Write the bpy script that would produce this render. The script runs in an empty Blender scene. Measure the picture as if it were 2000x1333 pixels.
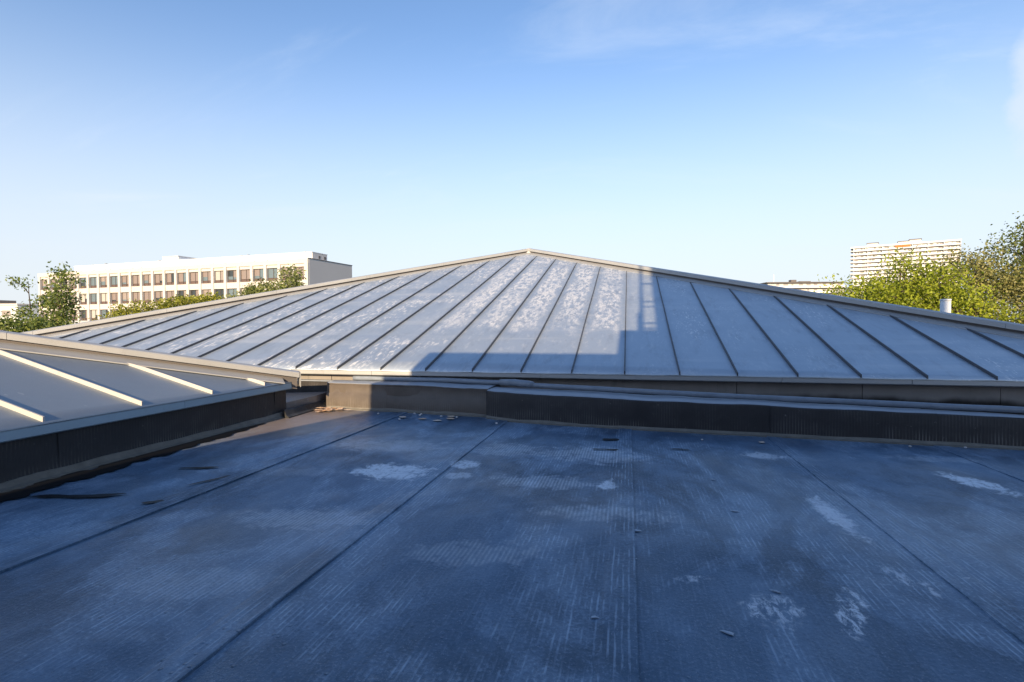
import bpy, bmesh, math, random
import numpy as np
from mathutils import Vector, Matrix, noise as mnoise

random.seed(7); rng = np.random.default_rng(7)
S = bpy.context.scene
COL = S.collection
R = math.radians

# ------------------------------------------------------------------ camera
TH, PI_, RO, CAMH = R(12.43), R(1.585), R(0.19), 0.90
fw = Vector((-math.sin(TH)*math.cos(PI_), math.cos(TH)*math.cos(PI_), -math.sin(PI_)))
rt = Vector((math.cos(TH), math.sin(TH), 0)); up = rt.cross(fw)
rt2 = rt*math.cos(RO) - up*math.sin(RO); up2 = up*math.cos(RO) + rt*math.sin(RO)
cd = bpy.data.cameras.new('camera'); cam = bpy.data.objects.new('camera', cd); COL.objects.link(cam)
cd.sensor_width = 36; cd.lens = 1030/2000*36; cd.clip_start = 0.05; cd.clip_end = 6000
cam.matrix_world = Matrix(((rt2.x, up2.x, -fw.x, 0), (rt2.y, up2.y, -fw.y, 0), (rt2.z, up2.z, -fw.z, CAMH), (0, 0, 0, 1)))
S.camera = cam

# ------------------------------------------------------------------ light
SUN_EL, SUN_AZ = R(18.0), R(1.0)           # light travels towards +Y, a touch to +X
w = bpy.data.worlds.new('World'); S.world = w; w.use_nodes = True
nt = w.node_tree; nt.nodes.clear()
def wn(t, **k):
    n = nt.nodes.new(t)
    for a, b in k.items(): setattr(n, a, b)
    return n
out = wn('ShaderNodeOutputWorld'); bg = wn('ShaderNodeBackground'); sky = wn('ShaderNodeTexSky')
sky.sky_type = 'NISHITA'; sky.sun_disc = False; sky.sun_elevation = SUN_EL; sky.sun_rotation = math.pi + SUN_AZ
sky.altitude = 60; sky.air_density = 1.0; sky.dust_density = 0.6; sky.ozone_density = 3.0
bg.inputs[1].default_value = 0.12
# thin cirrus: noise on the direction projected to a high layer
tc = wn('ShaderNodeTexCoord'); sep = wn('ShaderNodeSeparateXYZ'); nt.links.new(tc.outputs['Generated'], sep.inputs[0])
mz = wn('ShaderNodeMath', operation='MAXIMUM'); nt.links.new(sep.outputs[2], mz.inputs[0]); mz.inputs[1].default_value = 0.03
mz2 = wn('ShaderNodeMath', operation='ADD'); nt.links.new(mz.outputs[0], mz2.inputs[0]); mz2.inputs[1].default_value = 0.12
dx = wn('ShaderNodeMath', operation='DIVIDE'); dy = wn('ShaderNodeMath', operation='DIVIDE')
nt.links.new(sep.outputs[0], dx.inputs[0]); nt.links.new(mz2.outputs[0], dx.inputs[1])
nt.links.new(sep.outputs[1], dy.inputs[0]); nt.links.new(mz2.outputs[0], dy.inputs[1])
cmb = wn('ShaderNodeCombineXYZ'); nt.links.new(dx.outputs[0], cmb.inputs[0]); nt.links.new(dy.outputs[0], cmb.inputs[1])
mp = wn('ShaderNodeMapping'); mp.inputs['Rotation'].default_value = (0, 0, R(35)); mp.inputs['Scale'].default_value = (0.6, 1.5, 1); mp.inputs['Location'].default_value = (2.3, 1.1, 0)
nt.links.new(cmb.outputs[0], mp.inputs[0])
n1 = wn('ShaderNodeTexNoise'); n1.inputs['Scale'].default_value = 1.1; n1.inputs['Detail'].default_value = 9; n1.inputs['Roughness'].default_value = 0.62; n1.inputs['Distortion'].default_value = 0.9
nt.links.new(mp.outputs[0], n1.inputs[0])
rp = wn('ShaderNodeMapRange'); rp.inputs[1].default_value = 0.50; rp.inputs[2].default_value = 0.80; rp.inputs[3].default_value = 0.0; rp.inputs[4].default_value = 0.26
rp.interpolation_type = 'SMOOTHSTEP'
nt.links.new(n1.outputs[0], rp.inputs[0])
mixc = wn('ShaderNodeMix', data_type='RGBA'); nt.links.new(rp.outputs[0], mixc.inputs[0])
tint = wn('ShaderNodeMix', data_type='RGBA', blend_type='MULTIPLY'); tint.inputs[0].default_value = 1.0; nt.links.new(sky.outputs[0], tint.inputs[6]); tint.inputs[7].default_value = (0.84, 0.845, 0.875, 1)
nt.links.new(tint.outputs[2], mixc.inputs[6]); mixc.inputs[7].default_value = (3.6, 3.9, 4.3, 1)
# pale haze low over the horizon, the same all the way round
# one small ragged cloud
def wm_(op, a, b):
    n = wn('ShaderNodeMath', operation=op)
    for i, v in enumerate((a, b)):
        if isinstance(v, (int, float)): n.inputs[i].default_value = v
        else: nt.links.new(v, n.inputs[i])
    return n.outputs[0]
def wdot(v):
    n = wn('ShaderNodeVectorMath', operation='DOT_PRODUCT'); nt.links.new(tc.outputs['Generated'], n.inputs[0]); n.inputs[1].default_value = v; return n.outputs['Value']
ca_ = R(32.2); cdir = Vector((math.sin(ca_)*math.cos(R(17)), math.cos(ca_)*math.cos(R(17)), math.sin(R(17)))); cr_ = Vector((math.cos(ca_), -math.sin(ca_), 0)); cu_ = cr_.cross(cdir)
n2 = wn('ShaderNodeTexNoise'); n2.inputs['Scale'].default_value = 11; n2.inputs['Detail'].default_value = 9; n2.inputs['Roughness'].default_value = .62; nt.links.new(tc.outputs['Generated'], n2.inputs[0])
ex, ey = wm_('DIVIDE', wdot(cr_), .032), wm_('DIVIDE', wdot(cu_), .075)
dd_ = wm_('ADD', wm_('ADD', wm_('MULTIPLY', ex, ex), wm_('MULTIPLY', ey, ey)), wm_('MULTIPLY', wm_('SUBTRACT', n2.outputs[0], .5), 3.6))
dd_ = wm_('ADD', dd_, wm_('MULTIPLY', wm_('LESS_THAN', wdot(cdir), .5), 50.0))
cm = wn('ShaderNodeMapRange', interpolation_type='SMOOTHSTEP'); nt.links.new(dd_, cm.inputs[0]); cm.inputs[1].default_value = .1; cm.inputs[2].default_value = 1.3; cm.inputs[3].default_value = .55; cm.inputs[4].default_value = 0
mixp = wn('ShaderNodeMix', data_type='RGBA'); nt.links.new(cm.outputs[0], mixp.inputs[0]); nt.links.new(mixc.outputs[2], mixp.inputs[6]); mixp.inputs[7].default_value = (3.0, 3.3, 3.7, 1)
mixc = mixp
hz = wn('ShaderNodeMapRange', interpolation_type='SMOOTHERSTEP'); nt.links.new(sep.outputs[2], hz.inputs[0])
hz.inputs[1].default_value = -0.05; hz.inputs[2].default_value = 0.56; hz.inputs[3].default_value = 0.95; hz.inputs[4].default_value = 0.0
mixh = wn('ShaderNodeMix', data_type='RGBA'); nt.links.new(hz.outputs[0], mixh.inputs[0]); nt.links.new(mixc.outputs[2], mixh.inputs[6]); mixh.inputs[7].default_value = (3.0, 3.18, 3.40, 1)
nt.links.new(mixh.outputs[2], bg.inputs[0]); nt.links.new(bg.outputs[0], out.inputs[0])

sd = bpy.data.lights.new('sun', 'SUN'); sun = bpy.data.objects.new('sun', sd); COL.objects.link(sun)
sd.energy = 3.7; sd.angle = R(0.5); sd.color = (1.0, 0.75, 0.46)
ldir = Vector((math.sin(SUN_AZ)*math.cos(SUN_EL), math.cos(SUN_AZ)*math.cos(SUN_EL), -math.sin(SUN_EL)))
sun.rotation_euler = ldir.to_track_quat('-Z', 'Y').to_euler(); sun.location = (0, -30, 20)

vs = S.view_settings; vs.view_transform = 'Standard'; vs.look = 'None'; vs.gamma = 1.0; vs.exposure = 1.2
vs.use_curve_mapping = False
S.cycles.use_denoising = True; S.cycles.max_bounces = 8; S.cycles.transparent_max_bounces = 8
S.cycles.sample_clamp_indirect = 6

# ------------------------------------------------------------------ material helper
class M:
    """tiny procedural-material builder"""
    def __init__(s, name):
        s.m = bpy.data.materials.new(name); s.m.use_nodes = True; s.t = s.m.node_tree; s.t.nodes.clear()
        s.out = s.n('ShaderNodeOutputMaterial'); s.b = s.n('ShaderNodeBsdfPrincipled'); s.l(s.b.outputs[0], s.out.inputs[0])
        s.pos = s.n('ShaderNodeNewGeometry').outputs['Position']
        s.xyz = None
    def n(s, t, **k):
        n = s.t.nodes.new(t)
        for a, b in k.items(): setattr(n, a, b)
        return n
    def l(s, a, b): s.t.links.new(a, b)
    def set(s, sock, v):
        if hasattr(v, 'is_output') or isinstance(v, bpy.types.NodeSocket): s.l(v, sock)
        else: sock.default_value = v
    def ma(s, op, a, b=0.0, c=None, clamp=False):
        n = s.n('ShaderNodeMath', operation=op); n.use_clamp = clamp
        s.set(n.inputs[0], a); s.set(n.inputs[1], b)
        if c is not None: s.set(n.inputs[2], c)
        return n.outputs[0]
    def axis(s, i):
        if s.xyz is None:
            s.xyz = s.n('ShaderNodeSeparateXYZ'); s.l(s.pos, s.xyz.inputs[0])
        return s.xyz.outputs[i]
    def noise(s, scale, detail=4, rough=0.55, sc=(1, 1, 1), dist=0.0, vec=None, loc=(0, 0, 0)):
        mp = s.n('ShaderNodeMapping'); s.l(vec or s.pos, mp.inputs[0]); mp.inputs['Scale'].default_value = sc; mp.inputs['Location'].default_value = loc
        n = s.n('ShaderNodeTexNoise'); s.l(mp.outputs[0], n.inputs[0])
        n.inputs['Scale'].default_value = scale; n.inputs['Detail'].default_value = detail; n.inputs['Roughness'].default_value = rough; n.inputs['Distortion'].default_value = dist
        return n.outputs[0]
    def ss(s, x, a, b, lo=0.0, hi=1.0):
        n = s.n('ShaderNodeMapRange', interpolation_type='SMOOTHSTEP'); s.set(n.inputs[0], x)
        if a > b: a, b, lo, hi = b, a, hi, lo
        n.inputs[1].default_value = a; n.inputs[2].default_value = b; n.inputs[3].default_value = lo; n.inputs[4].default_value = hi
        return n.outputs[0]
    def mix(s, f, a, b):
        n = s.n('ShaderNodeMix', data_type='RGBA'); s.set(n.inputs[0], f)
        for sock, v in ((n.inputs[6], a), (n.inputs[7], b)):
            if isinstance(v, tuple): v = v if len(v) == 4 else v + (1,)
            s.set(sock, v)
        return n.outputs[2]
    def mul(s, a, b): return s.ma('MULTIPLY', a, b)
    def bump(s, h, strength=0.3, dist=0.01, prev=None):
        n = s.n('ShaderNodeBump'); n.inputs['Strength'].default_value = strength; n.inputs['Distance'].default_value = dist
        s.l(h, n.inputs['Height'])
        if prev is not None: s.l(prev, n.inputs['Normal'])
        return n.outputs[0]
    def fin(s, col=None, rough=None, metal=None, spec=None, normal=None):
        b = s.b
        if col is not None: s.set(b.inputs['Base Color'], col if not isinstance(col, tuple) else (col + (1,) if len(col) == 3 else col))
        if rough is not None: s.set(b.inputs['Roughness'], rough)
        if metal is not None: s.set(b.inputs['Metallic'], metal)
        if spec is not None: s.set(b.inputs['Specular IOR Level'], spec)
        if normal is not None: s.l(normal, b.inputs['Normal'])
        return s.m
    def rand(s): return s.n('ShaderNodeObjectInfo').outputs['Random']

def mat_plain(name, col, rough=0.6, var=0.12, scale=6.0, metal=0.0, spec=0.4, bump=0.0):
    m = M(name); n = m.noise(scale, 5, 0.6)
    c = m.mix(n, tuple(v*(1-var) for v in col), tuple(min(1, v*(1+var)) for v in col))
    nb = m.bump(m.noise(scale*7, 3), bump, 0.004) if bump else None
    return m.fin(c, rough, metal, spec, nb)

# --- weathered zinc
SEAM0, SEAMW = -0.035, 0.54
def mat_zinc(name, front):
    m = M(name); X, Y = m.axis(0), m.axis(1)
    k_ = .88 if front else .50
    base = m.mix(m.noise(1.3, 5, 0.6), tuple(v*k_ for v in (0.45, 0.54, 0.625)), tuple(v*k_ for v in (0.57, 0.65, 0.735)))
    rnd = m.rand(); base = m.mix(m.ma('MULTIPLY', rnd, 0.5), base, tuple(v*k_ for v in (0.50, 0.59, 0.68)))
    fine = m.noise(260, 2, 0.5); base = m.mix(m.mul(m.ss(fine, .4, .7), .12), base, (0.62, 0.62, 0.62))
    rough = m.ma('ADD', m.mul(m.noise(2.5, 4), 0.20), 0.40)
    if front:
        fr = m.ma('FRACT', m.ma('DIVIDE', m.ma('SUBTRACT', X, SEAM0), SEAMW))
        fr2 = m.ma('ADD', fr, m.ma('MULTIPLY', m.ma('SUBTRACT', m.noise(2.2, 3, .6), .5), .35))
        edge = m.mul(m.ss(fr2, .08, .24), m.ss(fr2, .95, .74))
        low = m.ma('ADD', Y, m.ma('MULTIPLY', m.ma('SUBTRACT', m.noise(3.2, 3, .6, (1, .5, 1)), .5), 1.7))
        # dried lime deposit, central panels: lower limit about a metre and a half up the slope
        reg = m.mul(m.mul(m.ss(low, 6.7, 7.2), m.ss(m.noise(1.6, 4, .65, (1, .5, 1), loc=(5, 5, 0)), .30, .55, .35, 1.0)), m.mul(m.ss(X, -3.1, -2.4), m.ss(X, 0.35, -0.25)))
        clump = m.mul(m.ss(m.noise(17, 5, .70, (1, .20, 1)), .40, .56), m.ss(m.noise(44, 4, .65, (1, .6, 1)), .36, .56, .35, 1.0))
        dep = m.mul(m.mul(reg, edge), clump)
        # left panels: streaks running down the slope all the way
        regL = m.mul(m.ss(X, -1.7, -2.3), m.ss(m.noise(0.9, 3, .6, (1, .8, 1), loc=(4, 1, 0)), .40, .56))
        st = m.ss(m.noise(24, 4, .65, (1, .10, 1)), .50, .63)
        depL = m.mul(m.mul(regL, st), m.mul(m.ss(edge, 0, .6), .75))
        # right panels: fine drip lines
        regR = m.mul(m.ss(X, 0.0, 0.5), m.ss(m.noise(1.2, 3, .6, (1, .5, 1), loc=(2, 7, 0)), .42, .6))
        stR = m.ss(m.noise(46, 3, .6, (1, .05, 1), dist=.3), .55, .66)
        depR = m.mul(m.mul(regR, stR), m.mul(edge, .8))
        # horizontal dull bands
        band = m.mul(m.ss(m.noise(2.4, 4, .6, (.12, 1, 1)), .50, .66), .22); run = m.mul(m.ss(m.noise(13, 4, .7, (1, .06, 1), loc=(0, 3, 0)), .52, .7), .22); band = m.ma('MAXIMUM', band, run)
        base = m.mix(m.mul(m.ss(m.noise(7, 4, .7, (1, .09, 1), loc=(6, 0, 0)), .50, .72), .45), base, (.30, .35, .41))
        tot = m.ma('MAXIMUM', m.mul(dep, .78), m.ma('MAXIMUM', depL, depR)); tot = m.ma('MAXIMUM', tot, band)
        base = m.mix(tot, base, (0.88, 0.88, 0.88))
        rough = m.ma('ADD', rough, m.mul(tot, .3), clamp=True)
        nb = m.bump(m.noise(2.6, 3, .5, (1, .35, 1)), .34, .025)
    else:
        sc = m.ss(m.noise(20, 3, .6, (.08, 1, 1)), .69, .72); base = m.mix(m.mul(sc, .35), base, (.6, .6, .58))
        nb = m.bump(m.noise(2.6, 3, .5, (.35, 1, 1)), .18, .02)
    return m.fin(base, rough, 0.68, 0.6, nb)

def mat_cap(name, col):
    m = M(name); n = m.noise(2.2, 5, .65)
    c = m.mix(n, tuple(v*.86 for v in col), tuple(v*1.12 for v in col))
    c = m.mix(m.mul(m.ss(m.noise(9, 5, .7), .55, .75), .25), c, (.2, .19, .175))
    return m.fin(c, m.ma('ADD', m.mul(n, .2), .38), .15, .45, m.bump(m.noise(5, 3), .1, .01))

# --- bitumen membrane on the flat roof
PATCHES = [  # x, y, rx, ry, rotation, strength   pale dried-silt patches; weak wide ones are painted sky reflection
    (-1.44, 3.03, .27, .17, -.12, 1.0), (-1.04, 3.28, .10, .10, 0, .7), (-1.0, 3.02, .09, .07, .3, .5), (-0.112, 3.02, .05, .12, 0, .75), (-1.5, 2.2, .34, .14, 0.1, .42),
    (1.94, 3.48, .09, .22, .3, 1.0), (0.955, 2.74, .06, .30, 0.02, .75), (0.468, 1.79, .10, .10, .4, .7), (0.69, 1.83, .045, .17, -.35, .9),
    (0.23, 1.95, .06, .03, .3, .55), (0.97, 2.10, .05, .10, .5, .6), (0.92, 3.92, .14, .10, 0, .5), (-0.45, 3.0, .34, .14, 0, .46),
    (-0.1, 2.55, .32, .12, 0, .42), (-.6, 2.0, .3, .12, .2, .30), (-1.75, 3.7, .45, .2, .2, .42), (-.25, 3.7, .38, .24, 0, .45), (2.0, 4.05, .3, .08, 0, .3),
    (-1.5, 1.55, .3, .12, .2, .25), (-.85, 3.75, .25, .22, .1, .42), (-2.0, 2.9, .35, .1, .2, .2)]
def mat_floor():
    m = M('bitumen_membrane'); X, Y = m.axis(0), m.axis(1)
    big = m.noise(0.85, 5, .62, (1, .7, 1), dist=.6, loc=(3, 2, 0)); mid = m.noise(3.4, 6, .68, (1, .5, 1), dist=.5)
    base = m.mix(m.ss(big, .32, .68), (.016, .036, .072), (.066, .118, .198))
    base = m.mix(m.mul(m.ss(mid, .42, .66), .55), base, (.135, .215, .330))
    sheen = m.ss(m.noise(1.7, 5, .66, (1, .6, 1), dist=.8, loc=(8, 1, 0)), .47, .62)      # broad soft gloss painted in as paler areas
    base = m.mix(m.mul(sheen, .42), base, (.22, .32, .46))
    # embossed lines of the sheet run along Y
    wob = m.mul(m.ma('SUBTRACT', m.noise(4, 2), .5), .010)
    lin = m.ma('SINE', m.mul(m.ma('ADD', X, wob), 2*math.pi/0.0195)); brk = m.ss(m.noise(30, 4, .7, (1, .22, 1)), .44, .62)
    fs = m.ma('FRACT', m.ma('DIVIDE', m.ma('SUBTRACT', X, .03), 1.137)); lap = m.ss(fs, .865, .89)
    show = m.ma('MAXIMUM', m.ma('ADD', m.mul(sheen, .9), .12), m.mul(lap, .7))
    lines = m.mul(m.mul(m.ss(lin, .2, .9), brk), show)
    base = m.mix(m.mul(lines, .68), base, (.40, .51, .66))
    # grit, scuffs and crumbs
    g1 = m.noise(75, 4, .7); g2 = m.noise(190, 2, .6)
    base = m.mix(m.mul(m.ss(g1, .5, .72), m.ma('ADD', m.mul(sheen, .5), .22)), base, (.32, .43, .57))
    base = m.mix(m.mul(m.ss(g1, .46, .28), .55), base, (.030, .048, .085))
    base = m.mix(m.mul(m.ss(g2, .64, .72), .5), base, (.38, .42, .48))
    # pale dried patches, plus reflection painted by the weak ones
    tot = None; pn = m.noise(8.5, 7, .76, dist=.7); pn2 = m.noise(34, 6, .75, (1, .45, 1), dist=.4)
    ribs = m.ma('ADD', m.mul(m.ss(lin, -.6, .7), .55), .5)
    for (px, py, rx, ry, rot, st) in PATCHES:
        ca, sa = math.cos(rot), math.sin(rot)
        ax = m.ma('SUBTRACT', X, px); ay = m.ma('SUBTRACT', Y, py)
        ux = m.ma('DIVIDE', m.ma('ADD', m.mul(ax, ca), m.mul(ay, sa)), rx); uy = m.ma('DIVIDE', m.ma('SUBTRACT', m.mul(ay, ca), m.mul(ax, sa)), ry)
        d = m.ma('ADD', m.mul(ux, ux), m.mul(uy, uy))
        d = m.ma('ADD', d, m.mul(m.ma('SUBTRACT', pn, .5), 5.6))
        f = m.mul(m.ss(d, 1.3, .2), st)
        if py < 2.2 and px > 0: f = m.mul(f, m.ss(pn2, .44, .60))
        if st < .5: f = m.mul(f, ribs)
        else: f = m.ma('MULTIPLY', f, 1.2, clamp=True)
        tot = f if tot is None else m.ma('MAXIMUM', tot, f)
    tot = m.mul(tot, m.ss(pn2, .32, .54, .22, 1.0))
    base = m.mix(tot, base, (.70, .75, .82))
    # sunlight toned into the brown dirt in the corner by the upstands
    sunlit_dirt = m.mul(m.ss(m.ma('ADD', X, m.mul(m.ma('SUBTRACT', pn, .5), .5)), -2.45, -3.0), m.ss(Y, 2.9, 4.3)); base = m.mix(m.mul(sunlit_dirt, .85), base, (.25, .195, .165))
    rough = m.ma('ADD', .28, m.mul(m.ss(m.noise(1.3, 5, .65, (1, .7, 1), dist=.7, loc=(7, 0, 0)), .3, .7), .34)); rough = m.ma('ADD', rough, m.mul(tot, .2), clamp=True)
    # pimples: small raised bubbles
    vo = m.n('ShaderNodeTexVoronoi'); vo.inputs['Scale'].default_value = 22; vo.inputs['Randomness'].default_value = .8; m.l(m.pos, vo.inputs['Vector'])
    pim = m.mul(m.ss(vo.outputs['Distance'], .17, .03), m.mul(m.ss(m.noise(1.8, 3, .6, loc=(1, 3, 0)), .40, .52), m.ss(X, .45, -.05)))
    nb = m.bump(m.noise(1.6, 3, .5), .25, .03)
    nb = m.bump(m.mul(m.mul(lin, brk), m.ma('ADD', m.mul(show, .8), .2)), .3, .003, nb)
    nb = m.bump(pim, .9, .010, nb); base = m.mix(m.mul(pim, .45), base, (.34, .45, .60)); nb = m.bump(g1, .5, .007, nb)  # pimple tops are also painted paler, like a highlight
    m.b.inputs['Specular Tint'].default_value = (.45, .74, 1.0, 1)      # colours the reflections blue in place of bluer shade light
    return m.fin(base, rough, 0.0, .95, nb)

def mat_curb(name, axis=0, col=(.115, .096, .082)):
    m = M(name); X, Z = m.axis(axis), m.axis(2)
    lin = m.ss(m.ma('SINE', m.mul(m.ma('ADD', X, m.mul(m.noise(6, 2), .004)), 2*math.pi/.0215)), .1, .9)
    sc = (1, .2, .2) if axis == 0 else (.2, 1, .2)
    n = m.noise(4, 5, .65); base = m.mix(n, tuple(v*.55 for v in col), tuple(v*1.35 for v in col))
    dust = m.mul(m.ss(m.ma('ADD', Z, m.mul(m.ma('SUBTRACT', m.noise(2.5, 3, .6), .5), .22)), .13, .02), m.ss(m.noise(1.7, 3, loc=(2, 2, 0)), .38, .55))
    brk = m.ss(m.noise(9, 4, .7, sc), .36, .62); base = m.mix(m.mul(m.mul(m.mul(lin, brk), dust), .6), base, (.22, .205, .185))
    base = m.mix(m.mul(m.mul(lin, m.ss(n, .45, .65)), .2), base, (.16, .145, .13))
    sp = m.ss(m.noise(26, 4, .7), .66, .74); base = m.mix(m.mul(sp, .35), base, (.28, .26, .24))
    nb = m.bump(lin, .25, .003); nb = m.bump(m.noise(7, 4), .3, .015, nb)
    return m.fin(base, m.ma('ADD', m.mul(n, .25), .45), 0, .4, nb)

def mat_concrete():
    m = M('stained_concrete'); Z = m.axis(2); n = m.noise(3.5, 6, .65)
    base = m.mix(n, (.17, .155, .145), (.30, .28, .265))
    st = m.mul(m.ss(m.noise(5, 4, .6, (1, 1, .12)), .55, .72), .75); base = m.mix(st, base, (.05, .045, .042))
    gap_shade = m.ss(m.ma('ADD', Z, m.mul(m.ma('SUBTRACT', m.noise(4, 3), .5), .09)), .245, .175); base = m.mix(gap_shade, base, (.025, .022, .020))  # wall foot painted black for the shade in the gap behind the pipe
    return m.fin(base, .85, 0, .25, m.bump(m.noise(45, 4), .25, .006))

def mat_leaf(name, c1, c2, trans=0.42):
    m = M(name); isl = m.n('ShaderNodeNewGeometry').outputs['Random Per Island']
    c = m.mix(isl, c1, c2); c = m.mix(m.ss(m.ma('FRACT', m.mul(isl, 7.13)), .62, .95), c, tuple(v*.45 for v in c1)); big = m.noise(1.1, 3); c = m.mix(m.mul(m.ss(big, .4, .65), .4), c, tuple(v*.6 for v in c1))
    m.fin(c, .5, 0, .35)
    tr = m.n('ShaderNodeBsdfTranslucent'); m.l(c, tr.inputs[0]); mx = m.n('ShaderNodeMixShader'); mx.inputs[0].default_value = trans
    m.l(m.b.outputs[0], mx.inputs[1]); m.l(tr.outputs[0], mx.inputs[2]); m.l(mx.outputs[0], m.out.inputs[0])
    return m.m

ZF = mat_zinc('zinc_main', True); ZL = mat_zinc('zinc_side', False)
CAP = mat_cap('cap_metal', (.365, .375, .385)); SEAMM = mat_cap('seam_metal_shaded', (.075, .078, .09)); SEAML = mat_cap('seam_metal_lit', (.50, .49, .47))  # light painted into the seams: dark copy for shaded sides, pale for sunlit
GUT = mat_cap('gutter_metal', (.30, .40, .47))
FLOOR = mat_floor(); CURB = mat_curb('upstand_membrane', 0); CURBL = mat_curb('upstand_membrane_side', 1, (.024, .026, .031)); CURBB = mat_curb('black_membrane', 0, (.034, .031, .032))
CURBTOP = mat_plain('curb_top_membrane', (.26, .29, .335), .55, .25, 9, bump=.3)
CANT = mat_plain('dusty_cant', (.17, .16, .14), .8, .45, 14, bump=.4)
CONC = mat_concrete(); PIPEM = mat_plain('pipe_membrane', (.20, .235, .285), .35, .3, 12, bump=.25)
WHITE = mat_plain('white_render', (.70, .73, .76), .8, .04, .4); CREAM = mat_plain('cream_concrete', (.55, .53, .52), .8, .05, .5)
GREYW = mat_plain('grey_shade_render', (.50, .50, .52), .85, .05, .3)  # also stands in for shaded white on the office ends
DARKLINE = mat_plain('dark_edge', (.12, .11, .11), .7)
PLANT = mat_plain('plant_room_render', (.22, .21, .205), .85, .08, 1.5, bump=.2)
GALV = mat_plain('galvanised_steel', (.45, .46, .47), .4, .12, 9, metal=.6)

# ------------------------------------------------------------------ mesh helpers
def link(name, me, mat, parent=None, smooth=False):
    o = bpy.data.objects.new(name, me); COL.objects.link(o)
    if mat is not None and not me.materials: me.materials.append(mat)
    if parent is not None: o.parent = parent
    if smooth:
        me.polygons.foreach_set('use_smooth', [True]*len(me.polygons))
    return o
def mesh(name, vs_, fs, mat, parent=None, smooth=False):
    me = bpy.data.meshes.new(name); me.from_pydata([tuple(v) for v in vs_], [], fs); me.update()
    return link(name, me, mat, parent, smooth)
def empty(name, loc, label, cat, group=None):
    o = bpy.data.objects.new(name, None); COL.objects.link(o); o.location = loc
    tag(o, label, cat, group); return o
def tag(o, label=None, cat=None, group=None, kind=None):
    if label: o['label'] = label
    if cat: o['category'] = cat
    if group: o['group'] = group
    if kind: o['kind'] = kind
    return o
BOXF = [(0, 3, 2, 1), (4, 5, 6, 7), (0, 1, 5, 4), (1, 2, 6, 5), (2, 3, 7, 6), (3, 0, 4, 7)]
def boxv(x0, x1, y0, y1, z0, z1):
    return [(x0, y0, z0), (x1, y0, z0), (x1, y1, z0), (x0, y1, z0), (x0, y0, z1), (x1, y0, z1), (x1, y1, z1), (x0, y1, z1)]
def box(name, x0, x1, y0, y1, z0, z1, mat, parent=None, T=None):
    v = boxv(x0, x1, y0, y1, z0, z1)
    if T: v = [T(*p) for p in v]
    return mesh(name, v, BOXF, mat, parent)
def boxes(name, lst, mat, parent=None, T=None):
    V, Fc = [], []
    for b in lst:
        k = len(V); v = boxv(*b); V += [T(*p) for p in v] if T else v; Fc += [tuple(i+k for i in f) for f in BOXF]
    return mesh(name, V, Fc, mat, parent)
def loft(name, secs, mat, parent=None, closed=True, smooth=False):
    n = len(secs[0]); V = [p for s_ in secs for p in s_]; Fc = []
    for i in range(len(secs)-1):
        for j in range(n if closed else n-1):
            a, b = i*n+j, i*n+(j+1) % n; Fc.append((a, b, b+n, a+n))
    if closed: Fc.append(tuple(reversed(range(n)))); Fc.append(tuple(range((len(secs)-1)*n, len(secs)*n)))
    o = mesh(name, V, Fc, mat, parent, smooth)
    bm = bmesh.new(); bm.from_mesh(o.data); bmesh.ops.recalc_face_normals(bm, faces=bm.faces); bm.to_mesh(o.data); bm.free()
    return o
def tubev(pts, rads, n=6):
    V, Fc = [], []
    pts = [Vector(p) for p in pts]
    for i, p in enumerate(pts):
        d = (pts[min(i+1, len(pts)-1)] - pts[max(i-1, 0)]).normalized()
        a = d.orthogonal().normalized() if abs(d.z) > .9 else d.cross(Vector((0, 0, 1))).normalized()
        b = d.cross(a)
        for k in range(n):
            t = 2*math.pi*k/n; V.append(p + (a*math.cos(t) + b*math.sin(t))*rads[i])
    for i in range(len(pts)-1):
        for k in range(n):
            a_, b_ = i*n+k, i*n+(k+1) % n; Fc.append((a_, b_, b_+n, a_+n))
    Fc.append(tuple(reversed(range(n)))); Fc.append(tuple(range((len(pts)-1)*n, len(pts)*n)))
    return V, Fc
def tube(name, pts, rads, mat, parent=None, n=6):
    v, f = tubev(pts, rads, n); return mesh(name, v, f, mat, parent, True)

# ------------------------------------------------------------------ ground
GZ = -8.0
gm = M('ground_grass'); g1 = gm.noise(.12, 6, .6); gmat = gm.fin(gm.mix(g1, (.05, .075, .03), (.11, .12, .07)), .9, 0, .2)
g = mesh('ground', [(-2500, -2500, GZ), (2500, -2500, GZ), (2500, 2500, GZ), (-2500, 2500, GZ)], [(0, 1, 2, 3)], gmat); tag(g, kind='structure')

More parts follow.
